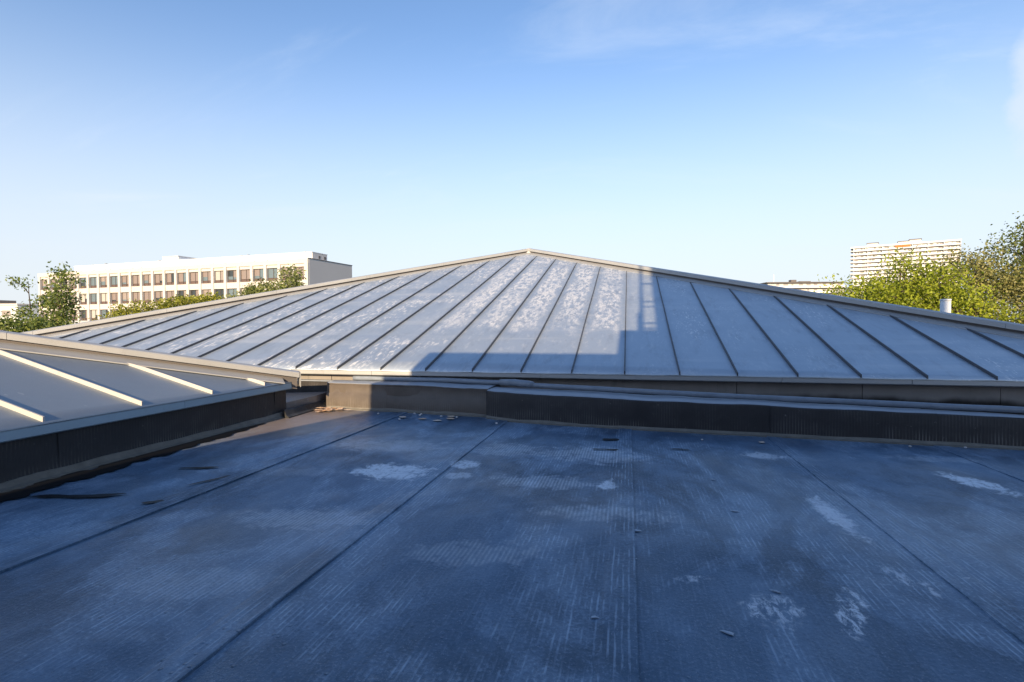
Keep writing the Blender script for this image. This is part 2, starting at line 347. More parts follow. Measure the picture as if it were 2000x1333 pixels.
# ------------------------------------------------------------------ flat roof with its membrane sheets
fr = mesh('flat_roof', boxv(-7.5, 9.5, -6.0, 5.62, GZ, -.035), BOXF, PLANT); tag(fr, kind='structure')
SX = [v-.10 for v in (-5.9, -4.6, -3.39, -2.252, -1.114, .03, 1.095, 2.225, 3.36, 4.49, 5.62, 6.75, 7.9, 9.4)]
for i in range(len(SX)-1):
    x0, x1 = SX[i], SX[i+1]
    lapR, lapL = x1 < .5, x0 > .5            # laps face the middle of the roof
    if lapR:
        xs = [x0 + (x1-x0)*t for t in np.linspace(0, 1, 9)[:-1]] + [x1-.016, x1+.004, x1+.03, x1+.062, x1+.094, x1+.100, x1+.100]
        zl = [0]*8 + [.0015, .0072, .0084, .0070, .0088, .0080, -.03]
    else:
        e0 = x0 + (.10 if lapL else 0)
        xs = ([e0, e0, e0+.006, e0+.038, e0+.07, e0+.096, e0+.116] if lapL else [x0]) + [e0+.12 + (x1+.21-e0-.12)*t for t in np.linspace(0, 1, 9)]
        zl = ([-.03, .0046, .0054, .0046, .0054, .0046, .0010] if lapL else [0]) + [0]*9
    ys = np.linspace(-1.2, 5.6, 62); V = []
    for y in ys:
        for x, dz in zip(xs, zl):
            wv = 0.0016*mnoise.noise(Vector((x*1.7, y*1.1, 3.1))) + .0006*mnoise.noise(Vector((x*9, y*5, i)))
            ed = .0035*mnoise.noise(Vector((0.3*i, y*2.3, 7))) + .0018*mnoise.noise(Vector((0.3*i, y*11, 2)))
            V.append((x + (ed if dz > 0 or dz < -.01 else 0), y, -.002 - .0 + wv + dz))
    n = len(xs); Fc = [(r*n+c, r*n+c+1, (r+1)*n+c+1, (r+1)*n+c) for r in range(len(ys)-1) for c in range(n-1)]
    mesh('membrane_sheet', V, Fc, FLOOR, fr, False)

# pale blisters raised in the membrane
BL = [(0.507, 2.707, .035, .011), (0.04, 2.359, .03, .016), (0.01, 2.07, .034, .012), (-0.098, 1.621, .022, .011), (0.49, 1.91, .034, .008), (0.288, 1.62, .03, .012), (1.173, 2.148, .03, .010), (0.485, 3.245, .02, .009)]
BLOB = mat_plain('lit_blister', (.42, .50, .60), .4, .3, 60)  # pale colour stands in for light on the blister tops
for k, (x, y, a, b) in enumerate(BL):
    a, b = a*.62, b*.7
    V, Fc = [], []; nu = 10; an = random.uniform(-.5, .3)
    for ring, (rr, zz) in enumerate(((1, -.004), (.82, .35), (.45, .8))):
        for j in range(nu):
            t = 2*math.pi*j/nu; q = 1 + .25*math.sin(3*t+k) + random.uniform(-.22, .22)
            lx, ly = a*rr*q*math.cos(t), b*rr*q*math.sin(t)
            V.append((x + lx*math.cos(an)-ly*math.sin(an), y + lx*math.sin(an)+ly*math.cos(an), .001 + zz*.0038))
    V.append((x, y, .0044))
    for r_ in range(2):
        for j in range(nu): Fc.append((r_*nu+j, r_*nu+(j+1) % nu, (r_+1)*nu+(j+1) % nu, (r_+1)*nu+j))
    for j in range(nu): Fc.append((2*nu+j, 2*nu+(j+1) % nu, 3*nu))
    mesh('membrane_blister', V, Fc, BLOB, fr, True)

# standing water: thin dark films with ragged outlines
wm = M('wet_bitumen'); WATER = wm.fin((.008, .009, .012), .45, 0, .15, wm.bump(wm.noise(60, 3), .1, .003))
def puddle(spine, wid, label, z=.0052):
    """ribbon round a spine (x, y points), ragged edges, tapering ends"""
    P = []
    for i in range(len(spine)-1):
        n = max(3, int((Vector(spine[i+1])-Vector(spine[i])).length/.012))
        for k in range(n): P.append(Vector(spine[i]).lerp(Vector(spine[i+1]), k/n).to_3d())
    P.append(Vector(spine[-1]).to_3d()); N = len(P); V = []
    for i, p in enumerate(P):
        d = (P[min(i+1, N-1)]-P[max(i-1, 0)]).normalized(); s_ = Vector((-d.y, d.x, 0)); t = i/(N-1); ww = wid*min(1, 6*t, 6*(1-t))**.6
        for sg in (-1, 1):
            e = ww*max(.12, 1 + .8*mnoise.noise(p*9+Vector((sg*9, 0, 0))) + .28*mnoise.noise(p*28+Vector((sg*4, 2, 0))))
            q = p + s_*sg*e; V.append((q.x, q.y, z))
    o = mesh('puddle', V, [(2*i, 2*i+2, 2*i+3, 2*i+1) for i in range(N-1)], WATER); tag(o, label, 'puddle')
    if o.data.polygons[0].normal.z < 0: o.data.flip_normals()
puddle([(-3.22, .6), (-3.22, 1.5), (-3.24, 2.4), (-3.28, 3.0), (-3.32, 3.9), (-3.32, 4.3)], .085, 'long dark wet band lying along the foot of the low side upstand')
puddle([(-3.12, 2.16), (-2.98, 2.20), (-2.86, 2.215), (-2.76, 2.25), (-2.64, 2.31)], .022, 'ragged branching dark wet streak out on the membrane beside the side upstand', .0062)
puddle([(-2.45, 2.50), (-2.40, 2.60), (-2.34, 2.75)], .010, 'thin crooked wet streak beside the second membrane seam')
puddle([(-2.43, 2.20), (-2.38, 2.225), (-2.345, 2.26)], .015, 'small oval wet spot near the membrane seam')
puddle([(-.26, 3.86), (-.16, 3.87), (-.05, 3.875)], .016, 'flat dark wet streak in front of the black kerb')
puddle([(-.20, 4.20), (-.12, 4.22), (-.06, 4.23)], .03, 'short broad dark wet spot just in front of the black kerb')
puddle([(-2.80, 2.80), (-2.68, 2.83), (-2.56, 2.88)], .014, 'faint wet streak between side upstand and seam, behind the ragged streak')
puddle([(.30, 3.98), (.38, 3.99), (.44, 3.97)], .012, 'small wet fleck before the middle of the black kerb')

# ------------------------------------------------------------------ main pyramid-roofed building
XL, XR, Y0, Z0, PIT = -10.414, 5.43, 5.50, .415, .301
W_ = (XR-XL)/2; AX, AY, AZ = (XL+XR)/2, Y0+W_, Z0+PIT*W_
hall = empty('pyramid_roof_hall', (AX, AY, GZ), 'low hall with a wide grey zinc pyramid roof of standing seam panels', 'building')
hall_inv = Matrix.Translation((AX, AY, GZ)).inverted()
def fix(o, par):          # keep world coordinates of a mesh written in world space
    o.matrix_parent_inverse = Matrix.Translation(par.location).inverted(); return o
def hipy(X): return min(X-XL, XR-X)           # run up the slope available at X
ks = [k for k in range(-25, 20)]
xsm = [XL] + [SEAM0+SEAMW*k for k in ks if XL+.08 < SEAM0+SEAMW*k < XR-.08] + [XR]
for a, b in zip(xsm[:-1], xsm[1:]):
    cols = [a + (b-a)*t for t in (0, .06, .28, .5, .72, .94, 1)]
    if a < AX < b: cols = sorted(cols + [AX])
    V, Fc = [], []; NR = 26
    for X in cols:
        run = max(hipy(X), 0.0)
        t0 = (X-a)/(b-a)
        for r_ in range(NR+1):
            v = run*r_/NR
            wv = .0045*mnoise.noise(Vector((X*3.1, v*1.6, 11))) * (1 if .05 < t0 < .95 else 0)
            edge = -.004*math.sin(math.pi*t0) if r_ == 0 else 0
            V.append((X, Y0+v, Z0+PIT*v + wv + edge))
    nC = len(cols); base_n = len(V)
    for c in range(nC-1):
        for r_ in range(NR): Fc.append((c*(NR+1)+r_, (c+1)*(NR+1)+r_, (c+1)*(NR+1)+r_+1, c*(NR+1)+r_+1))
    for c in range(nC):   # turned-down drip edge
        x, y, z = V[c*(NR+1)]; V.append((x, y+.002, z-.014))
    for c in range(nC-1): Fc.append((c*(NR+1), base_n+c, base_n+c+1, (c+1)*(NR+1)))
    fix(mesh('roof_panel', V, Fc, ZF, hall, True), hall)
for X in xsm[1:-1]:       # standing seams
    run = hipy(X) - .11
    if run < .1: continue
    wd, ht = .0065, .028
    secs = []
    for v in np.linspace(-.004, run, 9):
        y, z = Y0+v, Z0+PIT*v; jx = .004*mnoise.noise(Vector((X*5, v*.7, 1))) if v > .3 else 0; h2 = ht*(1 if v < run-.25 else max(.1, (run-v)/.25))
        secs.append([(X-wd+jx, y, z-.004), (X+wd+jx, y, z-.004), (X+wd*.8+jx, y, z+h2), (X-wd*.8+jx, y, z+h2)])
    fix(loft('standing_seam', secs, SEAMM, hall), hall)
# the three slopes one cannot see from here
for nm, V in (('rear_slope', [(XR, Y0+2*W_, Z0), (XL, Y0+2*W_, Z0), (AX, AY, AZ)]), ('side_slope', [(XL, Y0+2*W_, Z0), (XL, Y0, Z0), (AX, AY, AZ)]), ('side_slope', [(XR, Y0, Z0), (XR, Y0+2*W_, Z0), (AX, AY, AZ)])):
    V = [Vector(p) - Vector((0, 0, .002)) for p in V]; fix(mesh(nm, V, [(0, 1, 2)], ZL, hall), hall)

def hip_caps(par, p0, p1, hd_in, cuts, apron_side, pitch, top=.105, half=.085, mat=CAP):
    """box caps along a hip from corner p0 to apex p1, cut at 'cuts' metres of plan run; apron strip on one visible slope"""
    p0, p1 = Vector(p0), Vector(p1); d = (p1-p0).normalized(); s_ = Vector((d.y, -d.x, 0)).normalized(); upv = Vector((0, 0, 1))
    L_ = (p1-p0).length
    for a, b in zip(cuts[:-1], cuts[1:]):
        a2, b2 = a*L_, b*L_ - .003
        secs = []
        for t in (a2, (a2+b2)/2, b2):
            c = p0 + d*t + upv*.0015*mnoise.noise(Vector((t*2, 1, p0.x)))
            pr = [(-half, .042), (-half, top-.012), (-half+.006, top-.004), (0, top+.008), (half-.006, top-.004), (half, top-.012), (half, .042), (half-.004, .042), (half-.006, top-.022), (-half+.006, top-.022), (-half+.004, .042)]
            secs.append([c + s_*u + upv*v for u, v in pr])
        fix(loft('hip_cap', secs, mat, par), par)
    # upright core carrying the caps, set back and coloured dark to deepen the shadow gap
    secs = [[p0 + d*t + s_*u + upv*v for u, v in ((-half*.55, -.08), (-half*.55, top-.03), (half*.55, top-.03), (half*.55, -.08))] for t in (.02, L_-.02)]
    fix(loft('hip_batten', secs, DARKLINE, par), par)
    # apron lying on the visible slope
    aw = .185
    ov = apron_side            # horizontal direction in which the visible slope falls
    out_ = s_ if s_.dot(ov) > 0 else -s_
    def onslope(t, u, lift):   # u metres away from hip across plan
        c = p0 + d*t + out_*u; fall = (out_*u).dot(ov)*pitch
        return Vector((c.x, c.y, c.z - fall + lift))
    secs = []
    for t in np.linspace(.16, L_-.12, 12):
        secs.append([onslope(t, .02, .006), onslope(t, .03, .022), onslope(t, half+.012, .018), onslope(t, aw*.72, .013), onslope(t, aw, .011), onslope(t, aw, .002)])
    fix(loft('hip_apron', secs, mat, par), par)
cutsL = [0, .14, .30, .46, .62, .78, .92, 1]
hip_caps(hall, (XL, Y0, Z0), (AX, AY, AZ), None, cutsL, Vector((0, -1, 0)), PIT)
hip_caps(hall, (XR, Y0, Z0), (AX, AY, AZ), None, [0, .17, .345, .52, .70, .87, 1], Vector((0, -1, 0)), PIT)
apx = []
for k in range(8):
    t = math.pi*k/4 + math.pi/8; apx.append((AX+.13*math.cos(t), AY+.13*math.sin(t), AZ+.085))
fix(mesh('apex_cap', apx + [(x, y, AZ-.03) for x, y, z in apx] + [(AX, AY, AZ+.115)], [(k, (k+1) % 8, 16) for k in range(8)] + [(k+8, (k+1) % 8+8, (k+1) % 8, k) for k in range(8)], CAP, hall), hall)
# fascia strips, soffit and concrete wall panels below the eave
fx = [XL, -7.9, -5.35, -2.85, -.9, 1.45, 2.55, 4.1, XR]
for a, b in zip(fx[:-1], fx[1:]):
    fix(loft('fascia_strip', [[(x, Y0+.006+q, Z0-.018), (x, Y0+.004+q, Z0-.058), (x, Y0+.012+q, Z0-.066), (x, Y0+.06, Z0-.066), (x, Y0+.06, Z0-.018)] for x, q in ((a, 0), (b-.004, .0015))], CAP, hall), hall)
fix(box('soffit', XL+.02, XR-.02, Y0+.03, Y0+.14, Z0-.061, Z0-.03, DARKLINE, hall), hall)
px = [XL+.05] + [(-7.9+1.12*i) for i in range(12)] + [XR-.05]
for i, (a, b) in enumerate(zip(px[:-1], px[1:])):
    fix(box('wall_panel', a+.003, b-.003, Y0+.11 + (.002 if i % 2 else 0), Y0+.3, -.2, Z0-.055, CONC, hall), hall)
fix(boxes('wall_core', [(XL+.1, XR-.1, Y0+.16, Y0+2*W_-.16, GZ, Z0-.07)], CONC, hall), hall)

# ------------------------------------------------------------------ side building with the smaller zinc roof
EX, EY, EZ, SP = -3.34, 4.80, .345, .275
HW = 4.0
side = empty('side_hall', (EX-HW, EY-HW, GZ), 'smaller hall with pale seamed zinc roof and boxed hip cap beside the flat roof', 'building')
sy = [EY-2*HW] + [2.42+.645*k for k in range(-8, 4)] + [EY]
def srun(Y): return max(0, min(EY-Y, Y-(EY-2*HW)))
for a, b in zip(sy[:-1], sy[1:]):
    rows = [a+(b-a)*t for t in (0, .06, .28, .5, .72, .94, 1)]
    if a < EY-HW < b: rows = sorted(rows+[EY-HW])
    V, Fc = [], []; NR = 16
    for Y in rows:
        run = srun(Y); t0 = (Y-a)/(b-a)
        for r_ in range(NR+1):
            v = run*r_/NR; wv = .002*mnoise.noise(Vector((v*1.4, Y*3, 5)))*(1 if .05 < t0 < .95 else 0)
            V.append((EX-v, Y, EZ+SP*v+wv))
    for c in range(len(rows)-1):
        for r_ in range(NR): Fc.append((c*(NR+1)+r_, (c+1)*(NR+1)+r_, (c+1)*(NR+1)+r_+1, c*(NR+1)+r_+1))
    k0 = len(V)
    for c in range(len(rows)):
        x, y, z = V[c*(NR+1)]; V.append((x-.002, y, z-.012))
    for c in range(len(rows)-1): Fc.append((c*(NR+1), k0+c, k0+c+1, (c+1)*(NR+1)))
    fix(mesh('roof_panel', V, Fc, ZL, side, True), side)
for Y in sy[1:-1]:
    run = srun(Y)-.14
    if run < .1: continue
    secs = []; wd, ht = .0065, .031
    for v in np.linspace(.012, run, 8):
        x, z = EX-v, EZ+SP*v; j = .003*mnoise.noise(Vector((Y*5, v, 9))); h2 = ht*(1 if v < run-.18 else max(.12, (run-v)/.18))
        secs.append([(x, Y-wd+j, z-.003), (x, Y+wd+j, z-.003), (x, Y+wd*.8+j, z+h2), (x, Y-wd*.8+j, z+h2)])
    fix(loft('standing_seam', secs, SEAML, side), side)
SAX, SAY, SAZ = EX-HW, EY-HW, EZ+SP*HW
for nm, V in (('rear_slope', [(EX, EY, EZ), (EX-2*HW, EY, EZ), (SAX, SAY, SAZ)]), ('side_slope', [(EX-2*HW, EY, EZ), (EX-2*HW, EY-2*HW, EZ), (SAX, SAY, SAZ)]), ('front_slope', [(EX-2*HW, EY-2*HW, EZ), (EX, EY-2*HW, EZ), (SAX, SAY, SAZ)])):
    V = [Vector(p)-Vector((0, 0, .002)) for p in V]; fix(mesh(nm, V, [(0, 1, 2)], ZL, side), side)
hip_caps(side, (EX+.02, EY+.02, EZ), (SAX, SAY, SAZ), None, [0, .385, .7, 1], Vector((1, 0, 0)), SP, top=.098, half=.075)
hip_caps(side, (EX, EY-2*HW, EZ), (SAX, SAY, SAZ), None, [0, .5, 1], Vector((1, 0, 0)), SP, top=.098, half=.075)
# hip end plate hanging over the corner
d45 = Vector((.7071, .7071, 0)); s45 = Vector((.7071, -.7071, 0)); c0 = Vector((EX+.024, EY+.024, EZ))
pl = [c0 + s45*u + Vector((0, 0, v)) for u, v in ((-.078, -.03), (.078, -.055), (.078, .092), (0, .106), (-.078, .092))]
fix(mesh('hip_end_plate', pl + [p + d45*.006 for p in pl], [(0, 1, 2, 3, 4), (9, 8, 7, 6, 5)] + [(i, (i+1) % 5, (i+1) % 5+5, i+5)[::-1] for i in range(5)], CAP, side), side)
gy = [EY-2*HW, -.8, 1.62, 3.42, EY-.03]
for a, b in zip(gy[:-1], gy[1:]):
    fix(loft('eave_flashing', [[(EX-.004, y, EZ-.014), (EX-.001+q, y, EZ-.066), (EX-.012+q, y, EZ-.074), (EX-.06, y, EZ-.07), (EX-.06, y, EZ-.014)] for y, q in ((a, 0), (b-.003, .001))], GUT, side), side)
CX = -3.40
uy = [EY-2*HW+.06, -.05, 1.28, 2.53, 3.78, 4.725]
for i, (a, b) in enumerate(zip(uy[:-1], uy[1:])):
    V, Fc = [], []; zz = [-.02, .02, .06, .12, .19, .28]; yy = np.linspace(a, b+.05 if i < 4 else b, 12)
    for y in yy:
        for z in zz:
            bul = .006*mnoise.noise(Vector((y*2.2, z*6, i))) + (.004 if y > b else 0) + .0025*(i % 2)
            V.append((CX + bul + (.012*(1-z/.06) if z < .06 else 0), y, z))
    n = len(zz); Fc = [(r*n+c, (r+1)*n+c, (r+1)*n+c+1, r*n+c+1) for r in range(len(yy)-1) for c in range(n-1)]
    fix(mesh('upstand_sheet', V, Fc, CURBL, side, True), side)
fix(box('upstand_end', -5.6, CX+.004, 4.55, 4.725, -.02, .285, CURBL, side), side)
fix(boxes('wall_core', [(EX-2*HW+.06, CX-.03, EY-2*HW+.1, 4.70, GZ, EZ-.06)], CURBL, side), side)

# ------------------------------------------------------------------ black kerb (membrane-covered upstand) in front of the hall
kerb = empty('membrane_kerb', (0, 4.9, 0), 'black membrane covered kerb running in front of the pyramid roof', 'kerb')
STEPX = -1.36
def ydef(X):
    if X < STEPX: return 5.27 + (X+3.27)*(5.065-5.27)/(STEPX+3.27)
    return float(np.interp(X, (-1.36, -1.2, -1.0, .06, 2.8, 8.2), (5.00, 4.91, 4.835, 4.70, 4.495, 4.10)))
def ztop(X):
    if X < STEPX: return .284
    return max(.2, .272 + (X+1.06)*(.227-.272)/3.86)
def yback(X):
    return 5.60 if X < STEPX else 5.30-(X+1.06)*.155
def strip(a, b, k, proud):
    secs = []
    N = 14
    for x in np.linspace(a, b, N):
        y, zt = ydef(x), ztop(x)
        wv = .010*mnoise.noise(Vector((x*2.3, k*.2, 4))) + .004*mnoise.noise(Vector((x*9, k, 4))); wz = .011*mnoise.noise(Vector((x*2.6, k*.2, 8))) + .003*mnoise.noise(Vector((x*10, k, 8)))
        y += wv - proud; zt += wz
        yb = max(yback(x), y+.2)
        se = [(x, y-.004, -.02), (x, y-.003, .05), (x, y+.004, zt*.55), (x, y+.006, zt-.02), (x, y+.013, zt-.005), (x, y+.03, zt), (x, y+.5*(yb-y), zt+.002), (x, yb, zt-.004)]
        if x < STEPX:         # left length: fold line at mid height
            fz = .163+.010*mnoise.noise(Vector((x*4, k, 3))); se[2] = (x, y+.002, fz); se[3] = (x, y+.012+.006*mnoise.noise(Vector((x*7, 2, 3))), fz+.008); se.insert(4, (x, y+.018, zt-.014))
        else: se.insert(4, (x, y+.009, zt-.012))
        secs.append(se)
    o = loft('kerb_strip', secs, CURB if b < STEPX+.01 else CURBB, kerb, closed=False, smooth=True); o.data.materials.append(CURBTOP)
    n = len(secs[0])
    for p in o.data.polygons:
        if p.normal.z < 0: pass
        if abs(p.normal.z) > .7 and p.center.z > .185: p.material_index = 1
    # make sure faces look outwards
    bm = bmesh.new(); bm.from_mesh(o.data)
    if sum((f.normal.z - f.normal.y)*f.calc_area() for f in bm.faces) < 0: bmesh.ops.reverse_faces(bm, faces=bm.faces); bm.to_mesh(o.data)
    bm.free(); fix(o, kerb)
    # end closure so that each lap shows its thickness
    for sc_ in (secs[0], secs[-1]):
        pass
    return secs
cut = [-3.28, -2.52, -1.9, -1.362]
for i, (a, b) in enumerate(zip(cut[:-1], cut[1:])): strip(a - (.04 if i else 0), b, i, .004*((i+1) % 2))
cut = [-1.358, -1.0, .06, 1.13, 2.22, 3.3, 4.4, 5.5, 6.6, 8.2]
for i, (a, b) in enumerate(zip(cut[:-1], cut[1:])): strip(a, b + (.05 if i < 8 else 0), i+5, .004*(i % 2) + (.003 if i == 0 else 0))
# closures: left end of the kerb, the step between the two lengths, body
def prism(name, poly, z0, z1, mat, par):
    n = len(poly); V = [(x, y, z0) for x, y in poly] + [(x, y, z1) for x, y in poly]
    o = mesh(name, V, [tuple(reversed(range(n))), tuple(range(n, 2*n))] + [(i, (i+1) % n, (i+1) % n+n, i+n) for i in range(n)], mat, par); return fix(o, par)
prism('kerb_core', [(-3.275, ydef(-3.275)+.012), (-1.37, ydef(-1.37)+.016), (-1.37, 5.6), (-3.275, 5.6)], -.02, .255, CURB, kerb)
prism('kerb_lower_core', [(-3.285, ydef(-3.275)+.004), (-3.2, ydef(-3.2)+.006), (-3.2, 5.6), (-3.36, 5.6)], -.02, .166, CURB, kerb)
prism('kerb_core', [(-1.355, ydef(-1.355)+.02), (-1.0, ydef(-1.0)+.02), (.06, ydef(.06)+.02), (8.1, ydef(8.1)+.012), (8.1, ydef(8.1)+.25), (-1.355, 5.25)], -.02, .19, CURBB, kerb)
prism('kerb_step_end', [(-1.364, ydef(-1.355)+.004), (-1.33, ydef(-1.33)+.012), (-1.33, 5.30), (-1.364, 5.30)], -.02, .262, CURBB, kerb)
# recessed length behind the side hall's corner
prism('recess_upstand', [(-7.5, 5.52), (-3.26, 5.52), (-3.26, 5.605), (-7.5, 5.605)], -.02, .268, CURBB, kerb)
prism('recess_capping', [(-7.5, 5.50), (-3.20, 5.50), (-3.20, 5.604), (-7.5, 5.604)], .2685, .279, CURBTOP, kerb)
# tilted membrane saddle in the recess
sdv = [(-5.4, 4.74, .03), (-3.47, 4.74, .115), (-3.36, 5.20, .145), (-3.40, 5.50, .15), (-5.4, 5.50, .06)]
fix(mesh('membrane_saddle', sdv + [(x, y, -.02) for x, y, z in sdv], [(0, 1, 2, 3, 4)] + [(i+5, (i+1) % 5+5, (i+1) % 5, i) for i in range(5)], FLOOR, kerb), kerb)
# cant strips (dusty fillets) at the foot of the upstands
def cant(name, pts, hgt, wid, nrm, mat, par):
    secs = []
    for i, (x, y) in enumerate(pts):
        h_ = hgt*(1+.35*mnoise.noise(Vector((x*3, y*3, 2)))); w_ = wid*(1+.4*mnoise.noise(Vector((x*2.5, y*2.5, 6))))
        nx, ny = nrm
        secs.append([(x-nx*.02, y-ny*.02, -.01), (x-nx*.02, y-ny*.02, h_), (x+nx*.002, y+ny*.002, h_), (x+nx*w_*.45, y+ny*w_*.45, h_*.34), (x+nx*w_, y+ny*w_, .0075), (x+nx*w_, y+ny*w_, -.01)])
    return fix(loft(name, secs, mat, par, smooth=False), par)
cant('cant_strip', [(x, ydef(x)-.004) for x in np.linspace(-3.27, -1.37, 40)], .030, .035, (0, -1), CANT, kerb)
cant('cant_strip', [(x, ydef(x)-.006) for x in np.linspace(-1.36, 8.1, 120)], .026, .032, (0, -1), CANT, kerb)
cant('cant_strip', [(CX+.012, y) for y in np.linspace(-1, 4.72, 70)], .045, .050, (1, 0), CANT, side)
cant('lap_strip', [(-3.33-(.02*math.sin(t*3)), 4.60+t*.75) for t in np.linspace(0, 1, 16)], .075, .05, (1, 0), CURBL, kerb)

# tube-like bead of rolled membrane along the kerb
def bead(label, pts, r):
    P = []
    for i in range(len(pts)-1):
        for t in np.linspace(0, 1, 9)[:-1]:
            p = Vector(pts[i]).lerp(Vector(pts[i+1]), t); p.z += .004*mnoise.noise(p*2.5); p.y += .006*mnoise.noise(p*1.7+Vector((3, 3, 3))); P.append(p)
    P.append(Vector(pts[-1]))
    o = tube('wrapped_pipe', P, [r*(1+.10*mnoise.noise(p*5)) for p in P], PIPEM, None, 10); tag(o, label, 'pipe'); return o
bead('thin dark pipe on the kerb beside the sunlit patch', [(-3.1, 5.55, .312), (-2.5, 5.52, .312), (-1.9, 5.47, .312), (-1.10, 5.34, .310)], .026)
bead('long dark pipe lying along the lower kerb top beyond the joint', [(-1.22, 5.30, .318), (-.95, 5.215, .310), (-.3, 5.09, .300), (.3, 4.98, .292), (1.05, 4.885, .282), (1.65, 4.82, .275), (1.95, 4.77, .272), (2.75, 4.685, .262), (5, 4.50, .24), (8, 4.3, .23)], .024)
o = tube('pipe_sleeve', [(-1.30, 5.335, .318), (-1.15, 5.29, .322), (-.98, 5.225, .316), (-.93, 5.21, .312)], [.033, .036, .036, .031], PIPEM, None, 10)
tag(o, 'short folded sleeve joining the two pipes on the kerb', 'pipe')

# ------------------------------------------------------------------ dead leaves and pebbles on the membrane
LEAFD = M('dry_leaf'); isl = LEAFD.rand(); LEAFD = LEAFD.fin(LEAFD.mix(isl, (.60, .36, .20), (.78, .62, .48)), .7, 0, .3)
PEB = mat_plain('white_pebble', (.62, .60, .58), .6, .1, 40)
def leaf(x, y, z, sz, label, group=None):
    an = random.uniform(0, 6.28); V = []; prof = [(0, 0), (.25, .30), (.55, .36), (.8, .2), (1, 0)]
    ups = [(t-.5, wd) for t, wd in prof]; cv = random.uniform(.08, .3)
    V = [(u, 0, cv*(u*u)*1.2) for u, _ in ups] + [(u, wd, cv*(u*u+wd*wd*2)) for u, wd in ups[1:-1]] + [(u, -wd, cv*(u*u+wd*wd*2)) for u, wd in ups[1:-1]]
    Fc = [(0, 1, 5), (1, 2, 6, 5), (2, 3, 7, 6), (3, 4, 7), (0, 8, 1), (1, 8, 9, 2), (2, 9, 10, 3), (3, 10, 4)]
    ca, sa = math.cos(an), math.sin(an)
    W = [(x+(p[0]*ca-p[1]*sa)*sz, y+(p[0]*sa+p[1]*ca)*sz, z+.002+p[2]*sz) for p in V]
    zmin = min(q[2] for q in W); W = [(q[0], q[1], q[2]-zmin+z) for q in W]
    o = mesh('dry_leaf', W, Fc, LEAFD); tag(o, label, 'leaf', group)
for x, y in [(-2.172, 4.824), (-1.946, 4.782), (-1.775, 4.732), (-1.72, 4.97), (-1.678, 4.836)]:
    leaf(x, y, .006, .095, 'dry tan leaf lying on the shaded membrane by the kerb', 'loose leaves on the shaded membrane')
leaf(1.002, 4.333, .006, .06, 'single pinkish tan leaf on the membrane before the lower black kerb')
for k in range(44):
    a, b = random.gauss(0, .10), abs(random.gauss(0, .10))
    leaf(-3.19+a*.9+.05, 5.17-b, .008+random.random()*.018, random.uniform(.045, .08), 'small orange dead leaf heaped in the sunlit kerb corner', 'leaf heap in the kerb corner')
def pebble(x, y, r, label, group=None):
    bm = bmesh.new(); bmesh.ops.create_icosphere(bm, subdivisions=2, radius=r)
    for v in bm.verts: v.co *= 1+.25*mnoise.noise(v.co*60+Vector((x, y, 0))); v.co.z *= .6
    bmesh.ops.translate(bm, verts=bm.verts, vec=(x, y, .003+r*.55)); me = bpy.data.meshes.new('pebble'); bm.to_mesh(me); bm.free()
    tag(link('pebble', me, PEB, None, True), label, 'pebble', group)
for x, y in [(-2.147, 5.06), (-2.06, 5.03), (-2.05, 4.97), (-1.816, 4.95), (-1.646, 4.929), (-2.154, 4.712), (-2.505, 4.973), (-1.181, 4.69)]:
    pebble(x, y, .012, 'tiny white pebble among the leaves before the taller kerb', 'pebbles among the leaves')
for x, y in [(0.567, 4.336), (2.029, 4.40), (2.401, 4.44)]:
    pebble(x, y, .010, 'tiny white pebble on bare membrane before the lower black kerb', 'pebbles on bare membrane')

# ------------------------------------------------------------------ plant room behind the viewpoint: its shadow falls across the roofs
T_ = math.tan(SUN_EL); WY = -0.75
def zr(z, Y): return z + (Y-WY)*T_
pr = empty('plant_room', (1.0, WY-1.5, 0), 'rendered rooftop plant room stepping up behind the viewpoint', 'building')
xo = lambda Y: -math.tan(SUN_AZ)*(Y-WY)         # sideways drift of the light
zA, zB, zC, zD = zr(.33, 5.56), zr(.586, 6.07), zr(.846, 6.93), zr(2.25, 11.2)+.6
fix(box('low_block', -2.72+xo(5.3), -2.36, WY-2.5, WY, -.03, zA, PLANT, pr), pr)
fix(mesh('slant_shadow_caster', [(-3.25+xo(3.2), WY-.01, -.03), (-2.71+xo(5), WY-.01, -.03), (-2.71+xo(5), WY-.01, zr(0, 5.05)), (-3.09+xo(3.6), WY-.01, zr(0, 3.65)), (-3.25+xo(3.2), WY-.01, zr(0, 3.05))] + [(-3.25+xo(3.2), WY-1.2, -.03), (-2.71+xo(5), WY-1.2, -.03), (-2.71+xo(5), WY-1.2, zr(0, 5.05)), (-3.09+xo(3.6), WY-1.2, zr(0, 3.65)), (-3.25+xo(3.2), WY-1.2, zr(0, 3.05))],
     [(0, 1, 2, 3, 4), (9, 8, 7, 6, 5)] + [(i+5, (i+1) % 5+5, (i+1) % 5, i) for i in range(5)], PLANT, pr), pr)  # unseen block, invented and shaped to cast the slanted shadow edge
fix(box('main_block', -2.375+xo(5.8), -.12, WY-3.5, WY-.004, -.03, zB, PLANT, pr), pr)
fix(box('raised_block', -.118+xo(6.4), .36+xo(7), WY-3.5, WY-.002, -.03, zC, PLANT, pr), pr)
fix(box('tower_block', .385+xo(9.0), 4.45, WY-4.5, WY-.006, -.03, zD, PLANT, pr), pr)
lad = empty('wall_ladder', (.15, WY-.1, zC), 'galvanised ladder fixed beside the plant room tower', 'ladder')
fix(tube('rail', [(.195+xo(8.5), WY-.12, zC-.05), (.195+xo(8.5), WY-.12, zD+.4)], [.030, .030], GALV, lad, 8), lad)
fix(box('base_post', .115+xo(7.3), .185+xo(7.3), WY-.16, WY-.06, zC-.02, zr(1.10, 7.78), GALV, lad), lad)
